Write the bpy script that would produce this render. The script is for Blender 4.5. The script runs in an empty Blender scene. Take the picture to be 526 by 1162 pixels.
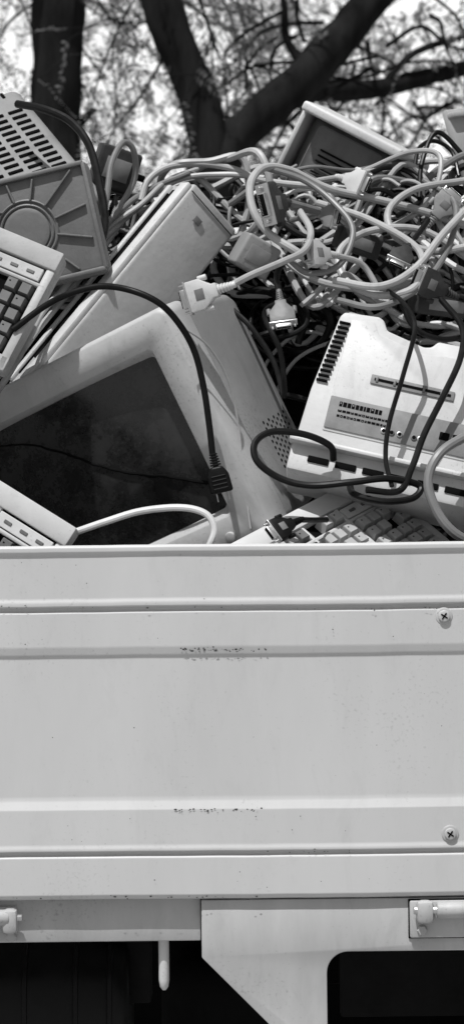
import bpy, bmesh, math, random
import numpy as np
from mathutils import Vector, Matrix, noise
random.seed(7); rng=np.random.default_rng(7)
scene=bpy.context.scene
CAMD=2.5; CAMZ=1.037; ROLL=math.radians(0.65)

# ---------- survey helper: photo measurement (u,v) + real depth y -> world metres
def P(u,v,y):
    a=(u-263)/1000; b=(581-v)/1000; s=(CAMD+y)/CAMD
    c,sn=math.cos(ROLL),math.sin(ROLL)
    return Vector(((a*c+b*sn)*s, y, CAMZ+(-a*sn+b*c)*s))

# ---------- materials
def M(name,c,rough=.5,var=.15,scale=9,bump=.1,bscale=80,spec=.4,metal=0,speck=0,stretch=None,trans=0,dust=0,grime=0):
    m=bpy.data.materials.new(name); m.use_nodes=True; nt=m.node_tree; N=nt.nodes; L=nt.links
    b=N['Principled BSDF']; b.inputs['Roughness'].default_value=rough
    b.inputs['Specular IOR Level'].default_value=spec; b.inputs['Metallic'].default_value=metal
    tc=N.new('ShaderNodeTexCoord'); src=tc.outputs['Object']
    if stretch:
        mp=N.new('ShaderNodeMapping'); mp.inputs['Scale'].default_value=stretch; L.new(src,mp.inputs[0]); s2=mp.outputs[0]
    else: s2=src
    n=N.new('ShaderNodeTexNoise'); n.inputs['Scale'].default_value=scale; n.inputs['Detail'].default_value=6; n.inputs['Roughness'].default_value=.65
    L.new(s2,n.inputs['Vector'])
    r=N.new('ShaderNodeMapRange'); r.inputs['From Min'].default_value=.3; r.inputs['From Max'].default_value=.7
    r.inputs['To Min'].default_value=c*(1-var); r.inputs['To Max'].default_value=min(c*(1+var),.9)
    L.new(n.outputs['Fac'],r.inputs['Value']); out=r.outputs[0]
    def mulby(out,val,lo,hi,amt):
        r2=N.new('ShaderNodeMapRange'); r2.inputs['From Min'].default_value=lo; r2.inputs['From Max'].default_value=hi
        r2.inputs['To Min'].default_value=1; r2.inputs['To Max'].default_value=1-amt; L.new(val,r2.inputs['Value'])
        mu=N.new('ShaderNodeMath'); mu.operation='MULTIPLY'; L.new(out,mu.inputs[0]); L.new(r2.outputs[0],mu.inputs[1]); return mu.outputs[0]
    if speck:
        n2=N.new('ShaderNodeTexNoise'); n2.inputs['Scale'].default_value=260; n2.inputs['Detail'].default_value=3
        L.new(src,n2.inputs['Vector'])
        n4=N.new('ShaderNodeTexNoise'); n4.inputs['Scale'].default_value=7; L.new(src,n4.inputs['Vector'])
        ad=N.new('ShaderNodeMath'); ad.operation='MULTIPLY_ADD'; ad.inputs[1].default_value=.55; L.new(n4.outputs['Fac'],ad.inputs[0]); L.new(n2.outputs['Fac'],ad.inputs[2])
        out=mulby(out,ad.outputs[0],.92,1.08,speck)
    if grime:
        mp2=N.new('ShaderNodeMapping'); mp2.inputs['Scale'].default_value=(1,1,.35); mp2.inputs['Rotation'].default_value=(.2,.3,.1); L.new(src,mp2.inputs[0])
        n5=N.new('ShaderNodeTexNoise'); n5.inputs['Scale'].default_value=28; n5.inputs['Detail'].default_value=9; n5.inputs['Roughness'].default_value=.72; n5.inputs['Distortion'].default_value=.6
        L.new(mp2.outputs[0],n5.inputs['Vector']); out=mulby(out,n5.outputs['Fac'],.54,.78,grime)
    if dust:
        n3=N.new('ShaderNodeTexNoise'); n3.inputs['Scale'].default_value=22; n3.inputs['Detail'].default_value=8; n3.inputs['Roughness'].default_value=.75
        L.new(src,n3.inputs['Vector'])
        r3=N.new('ShaderNodeMapRange'); r3.inputs['From Min'].default_value=.42; r3.inputs['From Max'].default_value=.8
        r3.inputs['To Min'].default_value=0; r3.inputs['To Max'].default_value=dust; L.new(n3.outputs['Fac'],r3.inputs['Value'])
        mu=N.new('ShaderNodeMath'); mu.operation='ADD'; L.new(out,mu.inputs[0]); L.new(r3.outputs[0],mu.inputs[1]); out=mu.outputs[0]
        r4=N.new('ShaderNodeMapRange'); r4.inputs['From Min'].default_value=.35; r4.inputs['From Max'].default_value=.7
        r4.inputs['To Min'].default_value=rough; r4.inputs['To Max'].default_value=min(1,rough+.3); L.new(n3.outputs['Fac'],r4.inputs['Value']); L.new(r4.outputs[0],b.inputs['Roughness'])
    cc=N.new('ShaderNodeCombineColor')
    for i in range(3): L.new(out,cc.inputs[i])
    L.new(cc.outputs[0],b.inputs['Base Color'])
    if bump:
        nb=N.new('ShaderNodeTexNoise'); nb.inputs['Scale'].default_value=bscale; nb.inputs['Detail'].default_value=5
        L.new(s2 if stretch else src,nb.inputs['Vector'])
        bp=N.new('ShaderNodeBump'); bp.inputs['Strength'].default_value=bump; bp.inputs['Distance'].default_value=.01
        L.new(nb.outputs['Fac'],bp.inputs['Height']); L.new(bp.outputs[0],b.inputs['Normal'])
    if trans:
        t=N.new('ShaderNodeBsdfTranslucent'); L.new(cc.outputs[0],t.inputs[0])
        mx=N.new('ShaderNodeMixShader'); mx.inputs[0].default_value=trans
        L.new(b.outputs[0],mx.inputs[1]); L.new(t.outputs[0],mx.inputs[2]); L.new(mx.outputs[0],N['Material Output'].inputs[0])
    return m
paint=M('truck_paint',.52,.42,.06,3,.02,6,.35,speck=.18,stretch=(2.2,1,.6),grime=.09)
paint2=M('truck_frame_paint',.42,.5,.14,6,.04,40,.35,speck=.25,stretch=(2,1,.5),grime=.18)
chip=M('paint_chip',.05,.8)
plw=M('plastic_white',.53,.5,.12,9,.04,120,speck=.3,grime=.22)
plb=M('plastic_bezel',.44,.5,.12,9,.04,120,speck=.3,grime=.25)
pll=M('plastic_light',.38,.5,.16,9,.05,120,speck=.3,grime=.28)
pls=M('plastic_shell',.23,.5,.16,9,.05,120,speck=.3,grime=.3)
plm=M('plastic_mid',.14,.5,.2,10,.06,120,speck=.3,grime=.3)
pld=M('plastic_dark',.03,.45,.3,10,.08,120,.25,dust=.02)
chas=M('chassis_black',.008,.8,.4,10,.08,60,.1)
blk=M('black_rubber',.004,.3,.3,20,.02,150,.16,dust=.003)
void=M('dark_recess',.005,.9,.2,spec=.05)
glass=M('crt_glass',.010,.13,.3,5,.0,80,.45,dust=.04)
keym=M('keycaps_grey',.38,.5,.12,30,.03,speck=.2,grime=.2)
keyd=M('keycaps_dark',.11,.5,.2,30,.03,dust=.03)
metal=M('steel',.5,.35,.2,20,.05,100,metal=.8)
cbL=M('cable_light',.35,.42,.25,6,.02,grime=.35)
cbM=M('cable_mid',.15,.42,.3,6,.02,grime=.35)
cbD=M('cable_dark',.005,.28,.3,12,.01,spec=.2,dust=.004)
cbW=M('cable_white',.55,.42,.12,12,.02,grime=.2)
labelm=M('label_grey',.19,.55,.25,30,.03,dust=.05)
core=M('scrap_gap_shade',.010,.9,.6,18,.8,40,.1)  # near-black underlay colour: stands in for deep shade between the heaped items
bark=M('bark',.013,.95,.65,9,1.0,16,.05,stretch=(1,1,.25))
leaf=M('leaves',.17,.55,.5,1.2,0,10,.3,trans=.45)
dirt=M('dry_dirt',.3,.95,.25,1.3,.4,12,.1)
tyre=M('tyre',.02,.8,.2,12,.2)

# ---------- mesh builder
class MB:
    def __init__(s): s.v=[];s.f=[];s.m=[];s.n=0
    def add(s,v,f,mi=0,mat=None):
        v=np.asarray(v,float)
        if mat is not None:
            A=np.array(mat); v=v@A[:3,:3].T+A[:3,3]
        s.v.append(v); s.f+= [tuple(int(i)+s.n for i in q) for q in f]; s.m+=[mi]*len(f); s.n+=len(v)
    def box(s,c,size,bev=.002,mi=0,seg=2,mat=None):
        v,f=rbox(size,bev,seg); s.add(v+np.array(c),f,mi,mat)
    def tube(s,pts,r,mi=0,n=8,mat=None,cap=True):
        pts=np.asarray(pts,float); k=len(pts); r=np.broadcast_to(np.asarray(r,float),(k,))
        t=np.gradient(pts,axis=0); t/=np.linalg.norm(t,axis=1)[:,None]+1e-9
        up=np.array([0,0,1.]) if abs(t[0][2])<.9 else np.array([1.,0,0])
        nn=np.zeros((k,3)); a=np.cross(t[0],up); a/=np.linalg.norm(a); nn[0]=a
        for i in range(1,k):
            a=a-t[i]*a.dot(t[i]); a/=np.linalg.norm(a)+1e-9; nn[i]=a
        bb=np.cross(t,nn); an=np.linspace(0,2*np.pi,n,endpoint=False)
        V=pts[:,None]+r[:,None,None]*(np.cos(an)[None,:,None]*nn[:,None]+np.sin(an)[None,:,None]*bb[:,None])
        V=V.reshape(-1,3); F=[]
        for i in range(k-1):
            for j in range(n):
                j2=(j+1)%n; F.append((i*n+j,i*n+j2,(i+1)*n+j2,(i+1)*n+j))
        if cap: F.append(tuple(range(n))[::-1]); F.append(tuple((k-1)*n+j for j in range(n)))
        s.add(V,F,mi,mat)
    def cyl(s,p0,p1,r,mi=0,n=20,mat=None,r1=None):
        p0=np.array(p0,float);p1=np.array(p1,float); r1=r if r1 is None else r1
        e=(p1-p0); l=np.linalg.norm(e); b=min(r*.2,l*.2)/l
        s.tube([p0,p0+e*b*.4,p0+e*b,p0+e*(1-b),p0+e*(1-b*.4),p1],[r*.82,r*.94,r,r1,r1*.94,r1*.82],mi,n,mat)
    def prism(s,poly,y0,y1,mi=0,bev=.002,mat=None,seg=2):
        bm=bmesh.new(); vs=[bm.verts.new((p[0],y0,p[1])) for p in poly]
        f=bm.faces.new(vs); r=bmesh.ops.extrude_face_region(bm,geom=[f])
        for g in r['geom']:
            if isinstance(g,bmesh.types.BMVert): g.co.y=y1
        bmesh.ops.recalc_face_normals(bm,faces=bm.faces)
        if bev: bmesh.ops.bevel(bm,geom=bm.edges[:],offset=bev,segments=seg,affect='EDGES',profile=.5)
        bm.verts.index_update(); V=[v.co[:] for v in bm.verts]; F=[[v.index for v in f.verts] for f in bm.faces]; bm.free()
        s.add(V,F,mi,mat)
    def loft(s,loops,mi=0,mat=None,capa=False,capb=False):
        n=len(loops[0]); V=np.concatenate([np.asarray(l,float) for l in loops]); F=[]
        for i in range(len(loops)-1):
            for j in range(n):
                j2=(j+1)%n; F.append((i*n+j,i*n+j2,(i+1)*n+j2,(i+1)*n+j))
        if capa: F.append(tuple(range(n)))
        if capb: F.append(tuple((len(loops)-1)*n+j for j in range(n)))
        s.add(V,F,mi,mat)
    def build(s,name,mats,parent=None,smooth=True,mw=None,ang=35):
        me=bpy.data.meshes.new(name); me.from_pydata(np.concatenate(s.v).tolist(),[],s.f)
        for m in mats: me.materials.append(m)
        me.polygons.foreach_set('material_index',s.m)
        bm=bmesh.new(); bm.from_mesh(me); bmesh.ops.recalc_face_normals(bm,faces=bm.faces); bm.to_mesh(me); bm.free()
        if smooth:
            me.polygons.foreach_set('use_smooth',[True]*len(me.polygons))
            try: me.set_sharp_from_angle(angle=math.radians(ang))
            except Exception: pass
        ob=bpy.data.objects.new(name,me); scene.collection.objects.link(ob)
        if parent: ob.parent=parent
        if mw is not None: ob.matrix_world=mw
        return ob
_rc={}
def rbox(size,bev,seg):
    k=(tuple(round(x,5) for x in size),bev,seg)
    if k in _rc: return _rc[k]
    bm=bmesh.new(); bmesh.ops.create_cube(bm,size=1)
    for v in bm.verts: v.co=Vector((v.co.x*size[0],v.co.y*size[1],v.co.z*size[2]))
    if bev: bmesh.ops.bevel(bm,geom=bm.edges[:],offset=min(bev,min(size)*.45),segments=seg,affect='EDGES',profile=.5)
    bm.verts.index_update(); V=np.array([v.co[:] for v in bm.verts]); F=[[v.index for v in f.verts] for f in bm.faces]; bm.free()
    _rc[k]=(V,F); return _rc[k]
def spl(pts,res=10):
    p=np.asarray([tuple(q) for q in pts],float); p=np.vstack([2*p[0]-p[1],p,2*p[-1]-p[-2]]); out=[]
    t=np.linspace(0,1,res,endpoint=False)[:,None]
    for i in range(1,len(p)-2):
        a,b,c,d=p[i-1],p[i],p[i+1],p[i+2]
        out.append(.5*((2*b)+(-a+c)*t+(2*a-5*b+4*c-d)*t**2+(-a+3*b-3*c+d)*t**3))
    out.append(p[-2][None]); return np.vstack(out)
def empty(name,mw=None):
    e=bpy.data.objects.new(name,None); e.empty_display_size=.1; scene.collection.objects.link(e)
    if mw is not None: e.matrix_world=mw
    return e
def mat_cols(o,x,y,z):
    m=Matrix.Identity(4)
    for i in range(3): m[i][0]=x[i];m[i][1]=y[i];m[i][2]=z[i];m[i][3]=o[i]
    return m
def frame(o,xv,zv):
    x=xv.normalized(); z=(zv-x*zv.dot(x)).normalized(); return mat_cols(o,x,z.cross(x),z)
def kframe(o,xv,vv):
    x=xv.normalized(); v=(vv-x*vv.dot(x)).normalized(); return mat_cols(o,x,v,x.cross(v))
def rrect(x0,x1,z0,z1,r,y,n=6):
    out=[]
    for cx,cz,a0 in ((x1-r,z1-r,0),(x0+r,z1-r,90),(x0+r,z0+r,180),(x1-r,z0+r,270)):
        for i in range(n+1):
            a=math.radians(a0+90*i/n); out.append((cx+r*math.cos(a),y,cz+r*math.sin(a)))
    return out

# ================= TRUCK =================
truck=empty('pickup_truck')
X0,X1=-1.15,1.15
prof=[(.05,.62),(.05,.985),(.045,1.0),(-.001,1.001),(-.004,.9985),(-.004,.993),(-.001,.990),(-.001,.940),(-.0025,.936),(-.0025,.931),(.003,.9295),(.003,.9265),(.0,.924),(.000,.885),(.002,.876),(.004,.872),
 (.004,.714),(.0035,.710),(.000,.700),(.0,.698),(.0,.660),(-.0012,.656),(-.0012,.653),(.004,.6515),(.004,.6485),(.000,.646),(.000,.603),(.003,.599),(.009,.597),(.05,.597)]
def roundprof(p,r=.0016,k=3):
    out=[p[0]]
    for i in range(1,len(p)-1):
        a=Vector(p[i-1]);b=Vector(p[i]);c=Vector(p[i+1]); d1=(a-b);d2=(c-b)
        rr=min(r,d1.length*.35,d2.length*.35); A=b+d1.normalized()*rr; C=b+d2.normalized()*rr
        for j in range(k+1):
            t=j/k; q=A*(1-t)**2+b*2*t*(1-t)+C*t*t; out.append(tuple(q))
    out.append(p[-1]); return out
pr=roundprof(prof); nx=180; mb=MB(); V=[];F=[]
xs=np.linspace(X0,X1,nx)
for x in xs:
    for (y,z) in pr:
        d=.0020*noise.noise(Vector((x*3,z*5,1)))+.0009*noise.noise(Vector((x*11,z*13,4))) if y<.03 else 0
        dz=.0011*noise.noise(Vector((x*4,z*2,8)))+.0004*noise.noise(Vector((x*23,z*9,8)))
        V.append((x,y+d,z+dz))
k=len(pr)
for i in range(nx-1):
    for j in range(k-1): F.append((i*k+j,i*k+j+1,(i+1)*k+j+1,(i+1)*k+j))
mb.add(V,F)
ob=mb.build('side_panel',[paint],truck,ang=60)
wn=ob.modifiers.new('wn','WEIGHTED_NORMAL'); wn.keep_sharp=False
mb=MB()
mb.box((0,1.42,.8),(2.3,.03,.4),.004); mb.box((-1.165,.71,.82),(.03,1.45,.44),.004); mb.box((1.165,.71,.82),(.03,1.45,.44),.004)
mb.box((0,.735,.608),(2.3,1.33,.02),.002)
mb.build('bed_walls_and_floor',[paint],truck)
mb=MB()
mb.box((-.61,.024,.572),(1.138,.012,.049),.0015)
zc=lambda v:CAMZ+(581-v)/1000
arc=[]
cx,cz,r=.126,zc(1107),.024
for i in range(9):
    a=math.radians(90+90*i/8); arc.append((cx+r*math.cos(a),cz+r*math.sin(a)))
poly=[(-.040,.5955),(-.040,.530),(.078,.410),(.10,.36),(.17,.36),(.125,.40),(.102,.43)]+arc[::-1]+[(1.15,zc(1083)),(1.15,.5955)]
mb.prism(poly,.008,.018,0,.0014)
mb.build('sill_and_bracket',[paint2],truck)
mb=MB()
mb.tube([(-.084,.035,.56),(-.084,.035,.50),(-.084,.035,.492),(-.084,.035,.488)],[.0062,.0062,.005,.002],0,14)
mb.build('rope_hook',[plw],truck)
def screw(x,z,y):
    m=MB(); m.cyl((x,y+.002,z),(x,y-.0015,z),.0098,0,28); m.cyl((x,y-.001,z),(x,y-.0045,z),.0066,0,24)
    for a in (.6,.6+math.pi/2):
        R=Matrix.Translation((x,y-.0046,z))@Matrix.Rotation(a,4,'Y'); m.box((0,0,0),(.0085,.0012,.0016),.0002,1,1,R)
    m.build('screw',[paint2,void],truck)
p=P(503,699,0); screw(p.x,p.z,.000)
p=P(510,946,0); screw(p.x,p.z,0)
def hinge(u):
    p=P(u,1036,0); m=MB(); x=p.x; z=.578
    m.box((x+.02,.004,z-.006),(.075,.006,.042),.002,0)
    m.box((x+.02,.0068,z-.006),(.078,.002,.045),.001,1)
    m.box((x-.001,-.006,z+.004),(.02,.018,.026),.006,2)
    m.cyl((x+.012,-.008,z+.006),(x+.06,-.008,z+.006),.0095,2)
    m.cyl((x-.014,-.008,z+.006),(x+.062,-.008,z+.006),.0045,3)
    m.cyl((x-.004,.003,z-.018),(x-.004,-.004,z-.018),.006,2,6)
    m.build('hinge',[paint2,void,pll,metal],truck)
hinge(482); hinge(1030)
p=P(10,1043,0); m=MB(); z=.574
m.box((p.x-.03,.014,z-.004),(.075,.006,.04),.002,0); m.cyl((p.x-.06,-.004,z+.006),(p.x+.002,-.004,z+.006),.0095,1); m.box((p.x+.002,-.002,z+.002),(.018,.02,.028),.006,1)
m.cyl((p.x+.003,.006,z-.016),(p.x+.003,-.004,z-.016),.006,1,6); m.cyl((p.x-.06,-.004,z+.006),(p.x+.016,-.004,z+.006),.004,2)
m.build('hinge',[paint2,pll,metal],truck)
m=MB()
def chips(u0,u1,v,n,y,sz=1):
    for i in range(n):
        u=random.uniform(u0,u1); q=P(u,v+random.gauss(0,1.2),0); s=sz*random.uniform(.0004,.0013)*(1.4 if random.random()<.15 else 1)
        k=7; pts=[(q.x+s*random.uniform(.6,1.7)*math.cos(2*math.pi*j/k),y,q.z+s*random.uniform(.5,1)*math.sin(2*math.pi*j/k)) for j in range(k)]
        m.add(pts,[tuple(range(k))])
chips(205,305,737,44,-.0008); chips(195,300,919.5,30,-.0008); chips(150,300,1018,12,-.0012); chips(420,526,690,8,-.0036,.8); chips(0,526,689,16,-.0036,.7); chips(300,400,966,10,-.0018,.8); chips(0,160,1018,6,-.0012)
for i in range(40):
    u=random.uniform(0,526); v=random.choice([random.uniform(625,680),random.uniform(700,735),random.uniform(760,900),random.uniform(925,958),random.uniform(975,1010)])
    q=P(u,v,0); s=random.uniform(.0003,.0008); m.add([(q.x+s*math.cos(j),-.0022,q.z+s*math.sin(j)) for j in range(0,6)],[tuple(range(6))])
m.build('paint_chips',[chip],truck,smooth=False)
m=MB()
m.box((0,.45,.545),(2.4,.06,.10),.006,0); m.box((0,1.0,.545),(2.4,.06,.10),.006,0)
for x in (-.9,-.5,-.13,.2,.6,1.0): m.box((x,.72,.56),(.06,1.2,.07),.006,0)
m.box((0,.75,.30),(.22,.20,.18),.05,0,4); m.cyl((.75,.1,.28),(.75,1.35,.28),.035,0)
m.box((.36,.30,.48),(.46,.02,.17),.004,0)
for i in range(8):
    for j in range(2): m.cyl((.17+i*.042,.292,.535-j*.05),(.17+i*.042,.286,.535-j*.05),.006,3,12)
m.box((-.1,.9,.42),(1.0,.05,.22),.01,0); m.box((.1,1.2,.33),(1.6,.04,.35),.01,0)
m.cyl((-.45,.17,.452),(-.128,.17,.452),.085,2,40)
for x in (-.25,-.19,-.15): m.cyl((x-.004,.17,.452),(x+.004,.17,.452),.088,2,40)
m.box((-.118,.16,.50),(.03,.05,.1),.004,0)
m.build('chassis_and_tank',[chas,void,blk,pld],truck)
for x,y in ((.78,.16),(.78,1.25)):
    m=MB(); m.tube([(x,y-.08,.28),(x,y-.075,.28),(x,y,.28),(x,y+.075,.28),(x,y+.08,.28)],[.22,.265,.28,.265,.22],0,48); m.cyl((x,y-.085,.28),(x,y-.06,.28),.15,1,32)
    m.build('wheel',[tyre,paint2],truck)

# ================= CRT MONITOR =================
TR=P(184,346,.17); BR=P(290,612,.20); TL=P(-78,480,.35)
W=.385; H=.315
mw=frame(TR,TR-TL,TR-BR); mon=empty('crt_monitor',mw)
m=MB()
def rr(i,y,r,bi=None): 
    bi=i if bi is None else bi
    return rrect(-W+i,-i,-H+bi,-i,r,y)
m.loft([rr(.006,.062,.012),rr(0,.055,.014),rr(0,.014,.014),rr(.002,.004,.013),rr(.006,.001,.010),rr(.039,.0,.007,.047),rr(.041,.002,.007,.049),rr(.050,.022,.009,.058)],0)
m.build('bezel',[plb],mon,ang=50)
m=MB()
IY=[.058,.064,.10,.15,.205,.225,.245,.31,.335]; II=[.011,.008,.008,.010,.014,.020,.036,.065,.075]
m.loft([rr(i,y,.012,i) for y,i in zip(IY,II)],0,capb=True)
m.build('rear_shell',[pls],mon,ang=50)
m=MB()
n=16; V=[];F=[]
SX=W/2-.047; SZ=(H-.104)/2; SC=-.048-SZ
for i in range(n+1):
    for j in range(n+1):
        a=-1+2*i/n;b=-1+2*j/n
        V.append((-W/2+a*SX,.009+.012*(a*a*.6+b*b*.5),SC+b*SZ))
for i in range(n):
    for j in range(n): F.append((i*(n+1)+j,(i+1)*(n+1)+j,(i+1)*(n+1)+j+1,i*(n+1)+j+1))
m.add(V,F); m.build('screen',[glass],mon)
m=MB()
ps=spl([(x,.0,z-.03) for x,z in [(-.33,-.03),(-.26,-.055),(-.2,-.10),(-.155,-.135),(-.10,-.165),(-.06,-.19)]],8)
for q in ps:
    a=(q[0]+W/2)/SX; b=(q[2]-SC)/SZ; q[1]=.0085+.012*(a*a*.6+b*b*.5); q[2]+=.004*noise.noise(Vector((q[0]*60,0,1)))
m.tube(ps,np.linspace(.0009,.0024,len(ps)),0,6); m.build('screen_crack',[void],mon)
m=MB()
ins=lambda y: float(np.interp(y,IY,II))
for i in range(9):
    for j in range(12):
        if (i<3 and j>8): continue
        y=.125+i*.0092; z=-.185-j*.0088-(i%2)*.0044
        x=-ins(y); m.cyl((x-.001,y,z),(x+.0006,y,z),.0022,0,10)
m.build('vent_holes',[void],mon)
m=MB()
for i in range(5): m.box((-.10-.024*i,-.0005,-.294),(.016,.004,.007),.0015,0)
m.cyl((-.055,.002,-.292),(-.055,-.003,-.292),.007,0)
m.box((-.2,.060,-H/2),(.366,.0035,.300),.001,1)
m.build('buttons_and_seam',[pll,void],mon)

# ================= KEYBOARDS =================
def keyboard(o,xv,vv,W=.44,km=keym,body=plw):
    mw=kframe(o,xv,vv); e=empty('computer_keyboard',mw); D=.168; m=MB()
    m.box((-W/2,-D/2,-.018),(W,D,.020),.004,0); m.box((-W/2,-D/2,-.0079),(W-.012,D-.012,.002),.0005,1)
    pz=.0185
    def bar(x0,x1,y0,y1,h=0): m.box(((x0+x1)/2,(y0+y1)/2,-.007+h/2),(x1-x0,y1-y0,.016+h),.0025,0)
    bar(-W,0,-.026,0,.003); bar(-W,0,-D,-D+.020); bar(-.012,-.0003,-D+.001,-.001); bar(-W+.0003,-W+.012,-D+.001,-.001)
    r0=-.028; rows=[r0-pz*.5]+[r0-pz*1.5-.006-pz*i for i in range(5)]
    bar(-W+.001,-.001,r0-pz-.0058,r0-pz-.0002)
    for g in [-.014-4*pz, -.014-4*pz-.007-3*pz]: bar(g-.0066,g-.0004,-D+.001,-.001)
    m.build('case',[body,void],e)
    m=MB()
    def key(x,y,w=1,h=1,mi=0):
        if random.random()<.05: return
        hx=(w*pz-.0016)/2; hy=(h*pz-.0016)/2; t=.0024; z0=-.007;z1=.0065+random.uniform(-.001,.001)
        tx=hx-t;ty=hy-t
        V=[(-hx,-hy,z0),(hx,-hy,z0),(hx,hy,z0),(-hx,hy,z0),(-tx-.0006,-ty-.0006,z1-.001),(tx+.0006,-ty-.0006,z1-.001),(tx+.0006,ty+.001,z1-.001),(-tx-.0006,ty+.001,z1-.001),(-tx,-ty,z1),(tx,-ty,z1),(tx,ty,z1),(-tx,ty,z1)]
        F=[]
        for a in (0,4):
            for i in range(4): F.append((a+i,a+(i+1)%4,a+4+(i+1)%4,a+4+i))
        F.append((8,9,10,11)); m.add(np.array(V)+np.array((x,y,0)),F,mi)
        if random.random()<.7: m.box((x-tx*.45,y+ty*.35,z1+.0001),(.0022,.0018,.0003),.0001,3,1)
    for ri,y in enumerate(rows):
        if ri==0:
            m.box((-.014-pz*2,y,-.004),(4*pz,.017,.010),.001,2)
            for c in range(3): m.box((-.014-pz*(c*1.2+.8),y,.0012),(.010,.004,.002),.0005,1)
        else:
            for c in range(4): key(-.014-pz*(c+.5),y)
        gx0=-.014-4*pz-.007
        for c in range(3):
            if ri==3 or (ri==4 and c!=1):
                m.box((gx0-pz*(c+.5),y,-.001),(pz,pz,.014),.001,2); continue
            key(gx0-pz*(c+.5),y)
        x=gx0-3*pz-.007; end=-W+.013
        if ri==5:
            for w in (1.5,1.2,1.3,6,1.3,1.2,1.5):
                if x-w*pz<end: break
                key(x-w*pz/2,y,w,mi=1 if w<5 else 0); x-=w*pz
        else:
            w0=[1,2,1.5,1.75,2.25][ri]; key(x-w0*pz/2,y,w0,mi=1); x-=w0*pz
            while x-pz>end: key(x-pz/2,y); x-=pz
            if x-end>.006: key((x+end)/2,y,(x-end)/pz,mi=1)
    m.build('keys',[km,keyd,body,void],e,smooth=False)
    return e
keyboard(P(74,289,.20),P(74,289,.20)-P(-20,250,.22),P(74,289,.20)-P(8,412,.16),.44,keyd,pll)
keyboard(P(88,600,.075),P(88,600,.075)-P(-40,520,.10),P(88,600,.075)-P(20,705,.06),.42,keyd,plw)
A=P(418,536,.29)
keyboard(A,A-P(262,618,.13),A-P(514,608,.24),.33,keym,plw)

# ================= SLIM DESKTOP CASE =================
TLc=P(222,207,.40)
Lv=P(66,388,.31)-TLc; Sv=P(270,262,.44)-TLc
mwc=frame(TLc,Sv,-Lv)
e=empty('desktop_computer_case',mwc); Wc=Sv.length; Lc=.36
m=MB(); m.box((Wc/2,.032,-Lc/2),(Wc,.062,Lc),.005,0,3)
m.box((-.002,.034,-Lc*.46),(.004,.011,Lc*.84),.001,1); m.box((-.0005,.050,-Lc*.5),(.003,.003,Lc*.9),.0005,1)
m.box((-.003,.014,-Lc/2),(.008,.022,Lc-.01),.002,2); m.box((-.002,.056,-Lc/2),(.007,.010,Lc-.01),.002,2)
m.box((Wc*.40,-.0004,-.035),(.012,.0016,.009),.0004,3)
m.box((Wc*.5,-.0002,-.012),(Wc-.006,.0014,.0012),.0003,1)
m.box((Wc*.5,.032,.0015),(Wc-.016,.04,.004),.001,3)
m.build('case_body',[pll,void,plw,plm],e)

# ================= MODEM at right =================
O=P(335,497,.19); mwp=frame(O,P(526,540,.17)-O,P(386,344,.24)-O)
e=empty('desktop_modem',mwp); s=.00111; m=MB()
poly=[(0,0),(3,60),(15,152),(19,158),(58,161),(64,158),(70,147),(114,137),(122,139),(128,147),(250,150),(250,0)]
m.prism([(a*s,b*s) for a,b in poly],0,.13,0,.003,seg=3)
m.prism([(a*s,b*s) for a,b in [(26,16),(28,150),(54,153),(62,140),(112,128),(240,140),(240,16)]],-.0016,.01,0,.0014)
m.box((120*s,.05,-19*s),(245*s,.1,34*s),.004,0); m.box((122*s,-.004,-3*s),(256*s,.02,6*s),.0025,0)
for i in range(7): m.box((30*s+i*.034,-.0005,-20*s),(.026,.004,.008),.001,1)
m.box((112*s,-.002,86*s),(94*s,.004,11*s),.001,2)
m.box((112*s,-.0035,86*s),(86*s,.003,3*s),.0004,1)
for i in (0,3,4,8,11): m.box((72*s+i*6.6*s,-.0045,86*s),(.003,.002,.007),.0004,4)
m.box((118*s,-.0022,38*s),(182*s,.003,38*s),.002,2)
for i in range(13): m.box(((12.6+i*.80)*s,-.0005,(72+i*6.0)*s),(12.5*s,.006,2.6*s),.0005,1)
for r_,zz,h in ((0,49,6.5),(1,41,3.0),(2,35,3.0)):
    x=38*s
    while x<(92 if r_ else 84)*s:
        w=random.uniform(2.0,4.2)*s; m.box((x+w/2,-.0040,zz*s),(w,.0008,h*s*.8),.0001,1,1)
        if random.random()<.5: m.box((x+w/2,-.0046,(zz+random.choice((-.6,.6)))*s),(w*.5,.0006,h*s*.25),.0001,2,1)
        x+=w+1.0*s
for i,xx in enumerate((92,101,110,126,133)):
    m.cyl((xx*s,-.003,29*s),(xx*s,-.0055,29*s),.0038,4 if i%2 else 3,14); m.cyl((xx*s,-.005,29*s),(xx*s,-.0062,29*s),.0024,1,12)
for i in range(3): m.box((158*s+i*.016,-.0042,38*s),(.012,.002,.010),.001,1)
m.build('modem_housing',[plw,void,labelm,metal,plm],e)

# ================= UPPER LEFT MONITOR =================
O=P(20,97,.62); e=empty('crt_monitor',frame(O,P(112,208,.50)-O,O-P(-58,168,.52)))
m=MB(); m.box((.13,.12,-.12),(.26,.24,.24),.014,0,4)
m.prism([(.0,-.24),(.26,-.24),(.22,-.30),(.04,-.30)],.03,.22,0,.004)
for r_ in range(4):
    for i in range(13): m.box((.050+i*.0125,-.0006,-.030-r_*.030),(.0050,.003,.022),.0009,1)
for i in range(16): m.box((.012,-.0006,-.03-i*.010),(.010,.003,.0045),.0009,1)
m.box((.13,-.002,-.165),(.2,.006,.012),.002,0); m.box((.13,-.002,-.20),(.1,.005,.03),.002,2)
m.build('vented_shell',[pls,void,plm],e)
O=P(30,262,.34); e=empty('monitor_stand_base',frame(O,P(120,240,.33)-O,P(40,190,.34)-O))
m=MB(); m.box((-.01,.02,-.0),(.21,.025,.15),.012,0,4)
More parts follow.
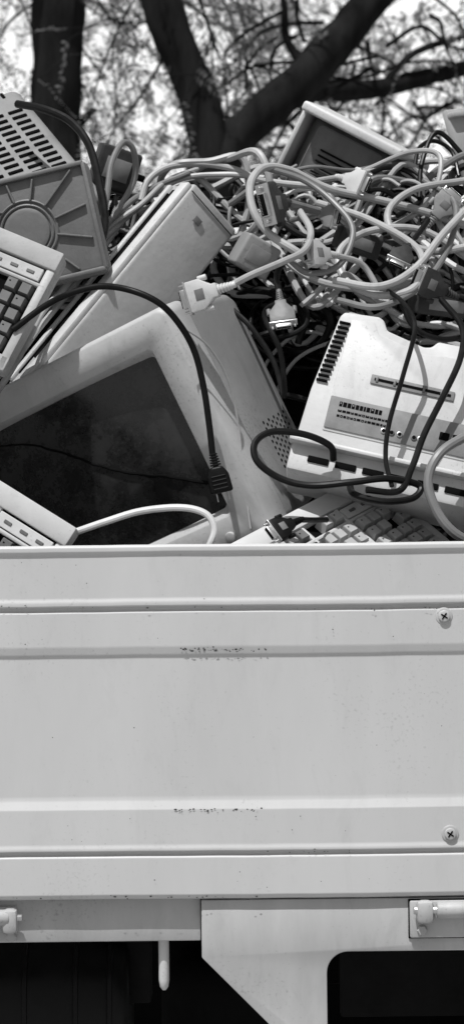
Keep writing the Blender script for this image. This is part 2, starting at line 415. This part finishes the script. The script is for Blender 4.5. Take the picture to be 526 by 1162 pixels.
m.box((-.01,.006,.070),(.20,.010,.006),.002,0); m.box((-.01,.006,-.070),(.20,.010,.006),.002,0); m.box((.090,.006,0),(.006,.010,.14),.002,0); m.box((-.11,.006,0),(.006,.010,.14),.002,0)
for rr_ in (.034,.040):
    a=np.linspace(0,2*np.pi,48); m.tube(np.stack([rr_*np.cos(a),0*a+.006,rr_*np.sin(a)],1),.0018,0,6)
m.cyl((0,.009,0),(0,.003,0),.030,0,40)
for i in range(12):
    a=2*math.pi*i/12+.2; c,s_=math.cos(a),math.sin(a)
    L_=min(.082/max(abs(c),1e-3),.064/max(abs(s_),1e-3))
    R=Matrix.Translation(((.04+L_)/2*c,.006,(.04+L_)/2*s_))@Matrix.Rotation(-a,4,'Y'); m.box((0,0,0),(L_-.04,.008,.0024),.0006,0,1,R)
m.build('ribbed_plate',[plm],e)

# ================= MONITOR BACK, upper right =================
O=P(352,122,.60); e=empty('crt_monitor',frame(O,P(464,180,.56)-O,O-P(338,214,.615)))
m=MB(); w=.155; D_=.12
def q4(i,y,r): return rrect(i,w-i,-.13+i,-i*.5,r,y)
m.loft([q4(.030,-.006,.006),q4(.026,-.008,.008),q4(.010,.012,.008),q4(.004,.030,.008),q4(.003,.085,.008)],0,capa=True)
m.loft([q4(-.004,.085,.008),q4(-.006,.09,.009),q4(-.006,.125,.009),q4(-.002,.13,.008)],1,capb=True)
m.box((w/2,.02,.0005),(w+.004,.11,.014),.004,1,3); m.box((.001,.03,-.055),(.008,.10,.11),.003,1)
for i in range(7): m.box((w*.5,-.0085,-.045-i*.008),(w*.45,.002,.0028),.0008,2)
m.build('monitor_back_shell',[plm,plw,void],e)
O=P(522,170,.55); e=empty('plastic_panel',frame(O,P(560,165,.60)-O,P(528,110,.58)-O)); m=MB(); m.box((.05,.01,0),(.1,.012,.12),.004,0); m.box((.05,.002,.05),(.1,.012,.008),.002,0); m.build('panel_sheet',[pll],e)

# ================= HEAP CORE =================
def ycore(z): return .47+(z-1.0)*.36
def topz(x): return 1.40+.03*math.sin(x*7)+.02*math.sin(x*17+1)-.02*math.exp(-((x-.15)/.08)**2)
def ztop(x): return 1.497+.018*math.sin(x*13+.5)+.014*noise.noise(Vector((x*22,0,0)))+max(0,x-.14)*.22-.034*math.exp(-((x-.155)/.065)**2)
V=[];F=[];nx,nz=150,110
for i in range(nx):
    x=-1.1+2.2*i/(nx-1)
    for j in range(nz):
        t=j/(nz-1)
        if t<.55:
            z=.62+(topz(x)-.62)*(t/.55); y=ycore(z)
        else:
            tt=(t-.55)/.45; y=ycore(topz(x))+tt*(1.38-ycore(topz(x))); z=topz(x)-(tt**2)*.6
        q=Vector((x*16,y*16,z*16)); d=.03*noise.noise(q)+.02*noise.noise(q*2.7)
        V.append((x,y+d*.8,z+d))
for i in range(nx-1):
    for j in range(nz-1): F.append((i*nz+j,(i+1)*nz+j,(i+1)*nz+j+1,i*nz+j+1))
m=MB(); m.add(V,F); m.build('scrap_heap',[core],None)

# ================= CABLE TANGLE =================
tang=MB(); CM=[cbL,cbM,cbD,cbW]
def outline_ok(x,z):
    if z>1.50: return False
    if x<.0: return False
    if z<1.44 and x<.04: return False
    if z<1.30 and x<.07+(1.30-z)*.35: return False
    return True
def loopcable(cx,cz,R,mi,r,depth):
    turns=random.uniform(.8,2.6); n=max(7,int(turns*9)); asp=random.uniform(.35,1.0); ph=random.uniform(0,6.28); rot=random.gauss(.0,.6)
    tilt=random.gauss(0,.4); tilt2=random.gauss(0,.4); pts=[]; dirn=random.choice((-1,1)); sd=random.uniform(0,99)
    for i in range(n):
        a=ph+dirn*2*math.pi*i/9; rr_=R*(1+.6*noise.noise(Vector((i*.3,sd,0))))
        lx=rr_*math.cos(a); lz=rr_*asp*math.sin(a)
        x=cx+lx*math.cos(rot)-lz*math.sin(rot)+i*.003*dirn; z=cz+lx*math.sin(rot)+lz*math.cos(rot)
        zt=ztop(x); z=z if z<zt else zt+(z-zt)*.25
        y=ycore(z)-depth-.025*noise.noise(Vector((i*.6,sd,3)))+tilt*lx+tilt2*lz
        y=min(y,ycore(z)+.02)
        if x<.03: y=max(y,.50)
        pts.append((x,y,z))
    tang.tube(spl(pts,7),r,mi,8)
NL=116
for k_ in range(NL):
    for _ in range(50):
        x=random.uniform(-.0,.50); z=random.uniform(1.17,1.50)
        if outline_ok(x,z): break
    layer=k_/NL
    mi=random.choices([0,1,2,3],[.38,.28,.32,.02] if layer>.45 else [.06,.20,.74,0])[0]  # deeper loops mostly dark: shade inside the tangle put into their colour
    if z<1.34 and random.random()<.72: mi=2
    loopcable(x,z,random.uniform(.03,.11),mi,random.choice([.0026,.0036,.0042,.0050]),.01+.14*layer+random.uniform(-.01,.01))
for k_ in range(44):
    z0=random.uniform(1.30,1.50); x=random.uniform(.02,.15) if z0<1.46 else random.uniform(-.14,.1); pts=[]; sd=k_*3.1; dp=random.uniform(.04,.16)
    nn=random.randint(5,10); dz=random.uniform(-.02,.012)
    for i in range(nn):
        z=z0+.16*noise.noise(Vector((i*.5,sd,0)))+dz*i; z=max(1.2,min(ztop(x),z)); y=ycore(z)-dp-.03*noise.noise(Vector((i*.7,sd,5)))
        if x<.03: y=max(y,.50)
        pts.append((x,y,z)); x+=random.uniform(.02,.08)
    tang.tube(spl(pts,8),random.choice([.0030,.0040,.0050]),random.choices([0,1,2,3],[.42,.26,.29,.03])[0],8)
for k_ in range(40):
    x=random.uniform(-.30,.0); z=random.uniform(1.36,1.49)
    loopcable(x,z,random.uniform(.03,.07),random.choices([0,1,2],[.25,.25,.5])[0],random.choice([.003,.004]),random.uniform(.0,.05))
for k_ in range(30):
    x=random.uniform(-.8,.9); cx=x; y0=random.uniform(.75,1.1); pts=[(cx+.1*math.cos(a)*random.uniform(.7,1.2),y0+.1*math.sin(a),1.41+random.uniform(-.02,.03)-(y0-.63)*.3) for a in np.linspace(0,9,16)]
    tang.tube(spl(pts,5),.004,random.choice([0,1,2]),6)
tang.build('cable_tangle',CM,None)

def cable(name,pts,r,mat,n=10):
    m=MB(); m.tube(spl([P(*q) for q in pts],10),r,0,n); return m.build(name,[mat],None)
pc=empty('power_cord')
m=MB(); m.tube(spl([P(*q) for q in [(15,374,.17),(50,348,.17),(80,333,.16),(115,325,.15),(150,330,.13),(182,345,.125),(205,370,.13),(221,400,.14),(231,440,.14),(237,480,.14),(241,515,.14)]],10),.0040,0,12)
m.build('cord',[blk],pc)
fr=frame(P(241,513,.14),P(262,508,.14)-P(241,513,.14),P(241,513,.14)-P(254,566,.14))
m=MB()
for i in range(6): m.box((0,0,-.003-i*.0032),(.010+i*.0008,.009,.0021),.0008,0,2,fr)
m.box((0,0,-.010),(.007,.007,.02),.002,0,2,fr)
m.prism([(-.007,-.018),(.007,-.018),(.013,-.028),(.014,-.05),(-.014,-.05),(-.013,-.028)],-.009,.009,0,.003,fr,3)
for i in range(4): m.box((0,-.009,-.030-i*.005),(.018,.002,.002),.0006,0,1,fr)
for dx in (-.007,.007): m.box((dx,0,-.054),(.0015,.006,.012),.0004,1,1,fr)
m.build('plug',[blk,metal],pc)
cable('patch_cable',[(60,612,.11),(88,603,.09),(120,592,.085),(160,580,.085),(205,576,.08),(233,583,.075),(243,600,.07),(238,618,.066),(225,640,.066)],.0042,cbW)
cable('thin_wire',[(208,372,.15),(235,392,.17),(258,430,.19),(270,480,.2),(276,540,.2),(284,600,.19)],.0013,cbL,6)
cable('black_cable',[(378,522,.17),(374,506,.16),(345,493,.15),(308,490,.14),(289,503,.13),(292,524,.12),(318,543,.12),(352,551,.12),(400,547,.12),(440,543,.13),(475,551,.14),(468,565,.13),(436,569,.12),(402,561,.13),(396,548,.15)],.0042,cbD)
cable('black_cable',[(440,330,.28),(458,345,.22),(470,372,.175),(457,425,.165),(441,480,.155),(437,520,.145),(444,552,.13)],.0030,cbD)
cable('black_cable',[(500,340,.28),(523,370,.22),(522,405,.18),(502,450,.165),(481,492,.155),(467,530,.14),(452,557,.13),(415,556,.12)],.0040,cbD)
cable('grey_cable',[(580,470,.2),(530,494,.145),(498,515,.12),(485,545,.11),(494,578,.10),(514,604,.09),(545,620,.09)],.0058,cbM)
cable('grey_cable',[(-30,480,.30),(3,436,.24),(30,390,.26),(50,352,.32),(75,325,.38),(100,290,.42),(140,250,.47),(180,215,.50)],.0042,cbL)
cable('grey_cable',[(-20,445,.26),(20,405,.26),(45,372,.32),(80,330,.40),(115,285,.44),(145,245,.48),(200,205,.50),(255,198,.50),(300,202,.48)],.004,cbL)
cable('grey_cable',[(70,330,.40),(95,290,.42),(130,245,.45),(165,218,.49),(215,196,.50)],.0045,cbM)
cable('grey_cable',[(60,340,.42),(105,300,.43),(120,262,.45),(160,232,.47),(190,205,.50),(230,190,.52)],.0036,cbL)
cable('black_cable',[(20,118,.5),(50,124,.46),(80,138,.44),(101,165,.42),(113,210,.40),(119,255,.38),(108,300,.36)],.0055,cbD)
cable('grey_cable',[(112,275,.40),(121,225,.42),(127,185,.44),(140,162,.46),(152,172,.47),(152,205,.48),(130,245,.46)],.0042,cbM)
cable('grey_cable',[(160,228,.48),(168,205,.49),(190,190,.50),(225,186,.50),(262,191,.50),(300,205,.48),(360,212,.46)],.0046,cbL)
cable('monitor_cable',[(355,300,.27),(335,285,.26),(305,265,.27),(287,238,.28),(284,208,.31),(300,190,.35),(330,194,.38),(372,214,.40),(425,226,.42),(480,240,.43),(545,262,.44)],.0052,cbL)
cable('monitor_cable',[(300,190,.36),(345,205,.36),(380,232,.34),(400,262,.31),(385,300,.28),(350,310,.27),(325,292,.28)],.0040,cbM)
cable('monitor_cable',[(526,205,.45),(470,215,.42),(440,240,.38),(450,270,.35),(490,285,.34),(530,280,.36)],.0048,cbL)
cable('monitor_cable',[(360,230,.40),(420,250,.36),(475,285,.32),(470,325,.28),(430,335,.27),(392,318,.29),(385,285,.32),(420,262,.35),(480,262,.37),(540,300,.36)],.0048,cbL)
cable('monitor_cable',[(380,340,.28),(430,348,.26),(480,322,.29),(510,275,.35),(515,230,.41),(480,205,.45)],.0042,cbM)
cable('monitor_cable',[(378,318,.28),(430,325,.26),(470,305,.29),(500,268,.33),(526,240,.38)],.0050,cbL)
cable('monitor_cable',[(455,345,.25),(470,372,.24),(500,385,.24),(540,380,.26)],.0036,cbD)
cable('black_cable',[(470,190,.50),(475,168,.52),(492,160,.54),(512,172,.54),(520,200,.52)],.003,cbD)
cable('black_cable',[(475,225,.46),(478,185,.50),(495,150,.52),(526,178,.52),(550,210,.5)],.0034,cbD)
cable('black_cable',[(400,205,.47),(440,190,.5),(470,200,.5),(478,225,.47),(450,245,.44)],.0036,cbD)
cable('black_cable',[(262,350,.36),(285,372,.34),(310,410,.32),(322,450,.30),(318,400,.30),(300,355,.32),(330,340,.30)],.0036,cbD)

def dsub(name,o,xv,zv,s=1.0,hood=pll,cablemat=cbL,tail=None,n=9):
    fr=frame(o,xv,zv); e=empty(name,fr); m=MB(); h=.017*s
    m.prism([(-.012*s,-h),(-.012*s,h),(.004*s,h),(.016*s,h*.45),(.022*s,h*.45),(.022*s,-h*.45),(.016*s,-h*.45),(.004*s,-h)],-.0065*s,.0065*s,0,.0014)
    m.box((-.013*s,0,0),(.002*s,.012*s,h*2.15),.0005,1); m.box((-.017*s,0,0),(.007*s,.0075*s,h*1.25),.0015,1)
    m.box((-.0207*s,0,0),(.001*s,.0055*s,h*1.1),.0002,2)
    for k in range(n): m.cyl((-.0206*s,.0012*s,(k-(n-1)/2)*h*1.0/n),(-.0225*s,.0012*s,(k-(n-1)/2)*h*1.0/n),.0004*s,1,6)
    for sg in (-1,1):
        m.cyl((-.020*s,0,sg*h*.86),(.006*s,0,sg*h*.86),.0016*s,1,10); m.cyl((.003*s,-.001,sg*h*1.0),(.013*s,-.001,sg*h*1.0),.0032*s,0,12)
    for k in range(5): m.cyl((.022*s+k*.0034*s,0,0),(.0246*s+k*.0034*s,0,0),(.0056-.0003*k)*s,0,12)
    m.cyl((.02*s,0,0),(.042*s,0,0),.0036*s,0,12)
    m.box((.002*s,-.0066*s,0),(.010*s,.001,.012*s),.0004,3)
    m.build('connector_body',[hood,metal,void,plm],e)
    if tail is not None:
        iv=fr.inverted(); st=fr@Vector((.036*s,0,0)); 
        m=MB(); m.tube([tuple(iv@Vector(q)) for q in spl([st]+[P(*t) for t in tail],8)],.0040*s,0,10); m.build('cable_tail',[cablemat],e)
    return e
dsub('vga_connector',P(226,335,.17),P(262,324,.17)-P(226,335,.18),P(222,318,.17)-P(226,335,.17),1.12,plw,cbL,[(285,312,.175),(318,298,.19),(345,284,.22),(352,262,.27),(340,240,.33)])
dsub('parallel_connector',P(308,232,.27),P(330,230,.33)-P(308,232,.27),P(306,205,.28)-P(308,232,.27),1.45,pld,cbM,[(360,240,.36)],13)
dsub('vga_connector',P(320,358,.25),P(316,330,.27)-P(320,358,.25),P(342,354,.25)-P(320,358,.25),.95,plm,cbD,[(314,310,.3),(330,285,.33)])
dsub('vga_connector',P(358,288,.25),P(385,290,.28)-P(358,288,.25),P(350,268,.25)-P(358,288,.25),1.0,pll,cbL,[(410,300,.30),(430,330,.3)])
dsub('vga_connector',P(405,207,.42),P(380,200,.45)-P(405,207,.42),P(412,190,.42)-P(405,207,.42),1.0,plw,cbL,[(360,205,.48)])
dsub('parallel_connector',P(486,322,.29),P(520,338,.31)-P(486,322,.29),P(496,302,.29)-P(486,322,.29),1.1,pld,cbD,[(540,345,.35)],13)
dsub('vga_connector',P(455,292,.31),P(470,270,.34)-P(455,292,.31),P(475,298,.31)-P(455,292,.31),.9,pld,cbD,[(485,250,.38)])
dsub('vga_connector',P(375,245,.36),P(350,240,.4)-P(375,245,.36),P(378,228,.36)-P(375,245,.36),.9,pls,cbM,[(330,250,.42)])
dsub('vga_connector',P(505,232,.42),P(490,250,.42)-P(505,232,.42),P(520,240,.42)-P(505,232,.42),1,pls,cbL,[(470,262,.42)])
dsub('iec_connector',P(318,600,.10),P(345,588,.12)-P(318,600,.10),P(314,584,.11)-P(318,600,.10),.85,blk,cbD,[(370,590,.18)])
def brick(name,u,v,y,sz,m_,rx,ry,rz):
    e=empty(name,Matrix.Translation(P(u,v,y))@Matrix.Rotation(rz,4,'Z')@Matrix.Rotation(ry,4,'Y')@Matrix.Rotation(rx,4,'X')); m=MB()
    m.box((0,0,0),sz,.004,0,3); m.box((0,-sz[1]/2-.0004,0),(sz[0]*.6,.001,sz[2]*.5),.0003,1); m.cyl((sz[0]/2,0,0),(sz[0]/2+.015,0,0),.005,2,10); m.build('housing',[m_,labelm,blk],e)
brick('power_adapter',288,290,.40,(.05,.05,.045),pls,.2,.5,.3)
brick('power_adapter',405,275,.38,(.06,.03,.03),pld,.2,.3,.3)
brick('power_adapter',425,210,.52,(.07,.04,.03),pld,.2,-.3,.3)
brick('power_adapter',130,192,.60,(.06,.04,.06),pld,.2,.3,.3)
brick('power_adapter',500,345,.34,(.08,.04,.03),pld,.2,.1,.3)

# ================= SETTING =================
m=MB(); m.add([(-400,-400,0),(400,-400,0),(400,400,0),(-400,400,0)],[(0,1,2,3)]); m.build('ground',[dirt],None)
def limb(m,pts,rads,n=20,rough=.16,res=16):
    c=spl(pts,res); r=np.interp(np.linspace(0,1,len(c)),np.linspace(0,1,len(rads)),rads)
    m.tube(c,r,0,n)
    v=m.v[-1]
    for i in range(len(v)):
        a=Vector(v[i]); cc=c[min(i//n,len(c)-1)]; b_=Vector((a.x*18,a.y*18,a.z*4)); d=noise.noise(a*6)*rough+noise.noise(b_)*rough*.9
        v[i]=cc+(v[i]-cc)*(1+d)
def twigs(m,starts,n,Lr=(.6,1.8),drop=-.1):
    ends=[]
    for k in range(n):
        s=Vector(random.choice(starts))+Vector((random.gauss(0,.1),random.gauss(.2,.1),random.gauss(0,.1))); L_=random.uniform(*Lr)
        d=Vector((random.gauss(0,1),random.gauss(.5,.6),random.uniform(-.5,.7))).normalized(); pts=[s]; q=s.copy()
        for i in range(7):
            d=(d+Vector((random.gauss(0,.35),random.gauss(0,.35),random.gauss(drop,.3)))).normalized(); q=q+d*L_/7; pts.append(q.copy())
            if i>1 and random.random()<.6:
                d2=(d+Vector((random.gauss(0,.8),random.gauss(0,.8),random.gauss(0,.7)))).normalized()
                pp=[q,q+d2*.15+Vector((0,0,random.gauss(0,.03))),q+d2*.3+Vector((0,0,random.gauss(-.02,.06)))]
                m.tube(spl(pp,3),np.linspace(.004,.002,7),0,4); ends.append(pp[-1])
        c=spl(pts,4); m.tube(c,np.linspace(random.uniform(.005,.012),.002,len(c)),0,5); ends+=pts[3:]
    return ends
def foliage(parent,xr,yr,zr,ncl,thr,per=26,ls=.030,extra=None):
    cen=[]
    while len(cen)<ncl:
        q=Vector((random.uniform(*xr),random.uniform(*yr),random.uniform(*zr)))
        if noise.noise(Vector((q.x*1.1,q.y*.25,q.z*1.4)))+.6*noise.noise(Vector((q.x*2.6,q.y*.8,q.z*2.9)))>thr+random.gauss(0,.08): cen.append(q[:])
    if extra: cen+= [tuple(e_) for e_ in extra]
    cen=np.array(cen); n=len(cen)
    d=rng.normal(size=(n,3)); d[:,2]-=.3; d/=np.linalg.norm(d,axis=1)[:,None]
    side=np.cross(d,rng.normal(size=(n,3))); side/=np.linalg.norm(side,axis=1)[:,None]
    t=np.linspace(0,1,per//2); Lr=rng.uniform(.12,.26,size=n)
    pos=cen[:,None]+d[:,None]*(t[None,:,None]*Lr[:,None,None]); pos[:,:,2]-=(t**2)[None,:]*.05
    pos=np.repeat(pos,2,axis=1); sg=np.tile([1,-1],per//2)[None,:,None]
    l=side[:,None]*sg+d[:,None]*.5+rng.normal(size=(n,len(t)*2,3))*.25; l/=np.linalg.norm(l,axis=2)[:,:,None]
    w=np.cross(l,rng.normal(size=l.shape)*.5+np.cross(d,side)[:,None]); w/=np.linalg.norm(w,axis=2)[:,:,None]
    sz=rng.uniform(.7,1.3,size=(n,len(t)*2,1))*ls
    a=pos; b=pos+l*sz*.5+w*sz*.2; c=pos+l*sz; e_=pos+l*sz*.5-w*sz*.2
    V=np.stack([a,b,c,e_],axis=2).reshape(-1,3); k=len(V)//4
    me=bpy.data.meshes.new('foliage'); me.vertices.add(len(V)); me.vertices.foreach_set('co',V.ravel())
    me.loops.add(4*k); me.loops.foreach_set('vertex_index',np.arange(4*k)); me.polygons.add(k); me.polygons.foreach_set('loop_start',np.arange(k)*4); me.polygons.foreach_set('loop_total',np.full(k,4))
    me.update(calc_edges=True); me.materials.append(leaf)
    ob=bpy.data.objects.new('foliage',me); scene.collection.objects.link(ob); ob.parent=parent
t1=empty('acacia_tree'); m=MB()
limb(m,[P(58,830,8),P(60,600,8),P(65,300,8),P(64,150,8),P(65,60,8),P(68,-40,8),P(74,-180,8),P(60,-330,8)],[.17,.13,.125,.118,.118,.125,.10,.05])
limb(m,[P(72,-60,8),P(120,-160,8.3),P(200,-240,8.7)],[.08,.06,.03]); limb(m,[P(66,-90,8),P(-20,-170,7.6),P(-120,-220,7.3)],[.08,.05,.03])
limb(m,[P(85,150,8),P(100,130,8),P(110,124,8)],[.02,.02,.012],8)
e1=twigs(m,[P(70,-60,8),P(-20,-120,8),P(140,-130,8.5),P(0,-30,9),P(60,-100,9)],26,drop=-.25)
m.build('trunk_and_limbs',[bark],t1)
t2=empty('acacia_tree'); m=MB()
limb(m,[P(240,860,7),P(238,600,7),P(236,330,7),P(236,205,7),P(232,140,7),P(212,75,7),P(186,15,7),P(160,-70,7),P(120,-220,7)],[.17,.14,.12,.098,.088,.082,.088,.08,.04])
limb(m,[P(238,230,7),P(250,190,7),P(270,155,7.05),P(310,118,7.1),P(352,80,7.2),P(395,30,7.3),P(440,-22,7.4),P(520,-120,7.6)],[.08,.085,.088,.088,.088,.082,.075,.05])
limb(m,[P(330,105,7.15),P(375,103,7.6),P(430,100,7.9),P(480,88,8.1),P(560,70,8.4)],[.05,.05,.045,.042,.03])
limb(m,[P(352,80,7.2),P(335,62,7.2),P(324,40,7.2),P(322,5,7.2),P(310,-40,7.2)],[.035,.025,.02,.014,.012],8,.35)
limb(m,[P(430,100,7.9),P(470,60,8),P(530,40,8.2)],[.02,.018,.012],8); limb(m,[P(186,15,7),P(165,-20,7.1),P(140,-70,7.3)],[.05,.04,.03],8)
e2=twigs(m,[P(440,0,7.4),P(380,60,7.4),P(470,90,8),P(320,110,7.2),P(320,20,7.2),P(500,-40,7.5),P(180,-60,7),P(300,-60,8),P(400,-80,8)],44,drop=-.2)
e2+=twigs(m,[P(300,130,9),P(480,120,9),P(120,110,9),P(400,130,9)],16,(.4,1.1),0)
m.build('trunk_and_limbs',[bark],t2)
foliage(t1,(-5,-.6),(8.2,13),(3.0,5.6),2100,.08,extra=e1)
foliage(t2,(-1.2,3.6),(8.2,13),(3.0,5.6),2900,.06,extra=e2)

# ================= LIGHT, SKY, CAMERA =================
S=Vector((-.20,-.38,.90)).normalized()
w=bpy.data.worlds.new('World'); scene.world=w; w.use_nodes=True; nt=w.node_tree; bg=nt.nodes['Background']
sky=nt.nodes.new('ShaderNodeTexSky'); sky.sky_type='NISHITA'; sky.sun_disc=False; sky.sun_elevation=math.asin(S.z); sky.sun_rotation=math.atan2(S.x,S.y)
sky.dust_density=3
bw=nt.nodes.new('ShaderNodeRGBToBW'); nt.links.new(sky.outputs[0],bw.inputs[0])
# added bright sky band low beyond the trees, faded camera-side to limit fill
tcw=nt.nodes.new('ShaderNodeTexCoord'); sx=nt.nodes.new('ShaderNodeSeparateXYZ'); nt.links.new(tcw.outputs['Generated'],sx.inputs[0])
def mrng(o,a,b,c,d):
    r=nt.nodes.new('ShaderNodeMapRange'); r.interpolation_type='SMOOTHSTEP'
    for k_,v_ in (('From Min',a),('From Max',b),('To Min',c),('To Max',d)): r.inputs[k_].default_value=v_
    nt.links.new(o,r.inputs['Value']); return r.outputs[0]
mu=nt.nodes.new('ShaderNodeMath'); mu.operation='MULTIPLY'
nt.links.new(mrng(sx.outputs[2],.24,.40,1,0),mu.inputs[0]); nt.links.new(mrng(sx.outputs[1],-.1,.8,.05,1),mu.inputs[1])
mix=nt.nodes.new('ShaderNodeMix'); mix.data_type='FLOAT'; nt.links.new(mu.outputs[0],mix.inputs['Factor']); nt.links.new(bw.outputs[0],mix.inputs['A']); mix.inputs['B'].default_value=13.5
nt.links.new(mix.outputs['Result'],bg.inputs[0]); bg.inputs[1].default_value=.08
sl=bpy.data.lights.new('sun','SUN'); sl.energy=4.4; sl.angle=math.radians(.5); so=bpy.data.objects.new('sun',sl); scene.collection.objects.link(so)
so.rotation_euler=(-S).to_track_quat('-Z','Y').to_euler()
cam=bpy.data.cameras.new('camera'); co=bpy.data.objects.new('camera',cam); scene.collection.objects.link(co)
cam.sensor_fit='VERTICAL'; cam.sensor_height=36; cam.lens=18/(.581/CAMD); cam.clip_end=1500; cam.clip_start=.05
co.matrix_world=Matrix.Translation((0,-CAMD,CAMZ))@Matrix.Rotation(math.radians(90),4,'X')@Matrix.Rotation(-ROLL,4,'Z')
cam.dof.use_dof=True; cam.dof.focus_distance=2.65; cam.dof.aperture_fstop=11
scene.camera=co
scene.view_settings.view_transform='Standard'; scene.view_settings.look='None'; scene.view_settings.exposure=0
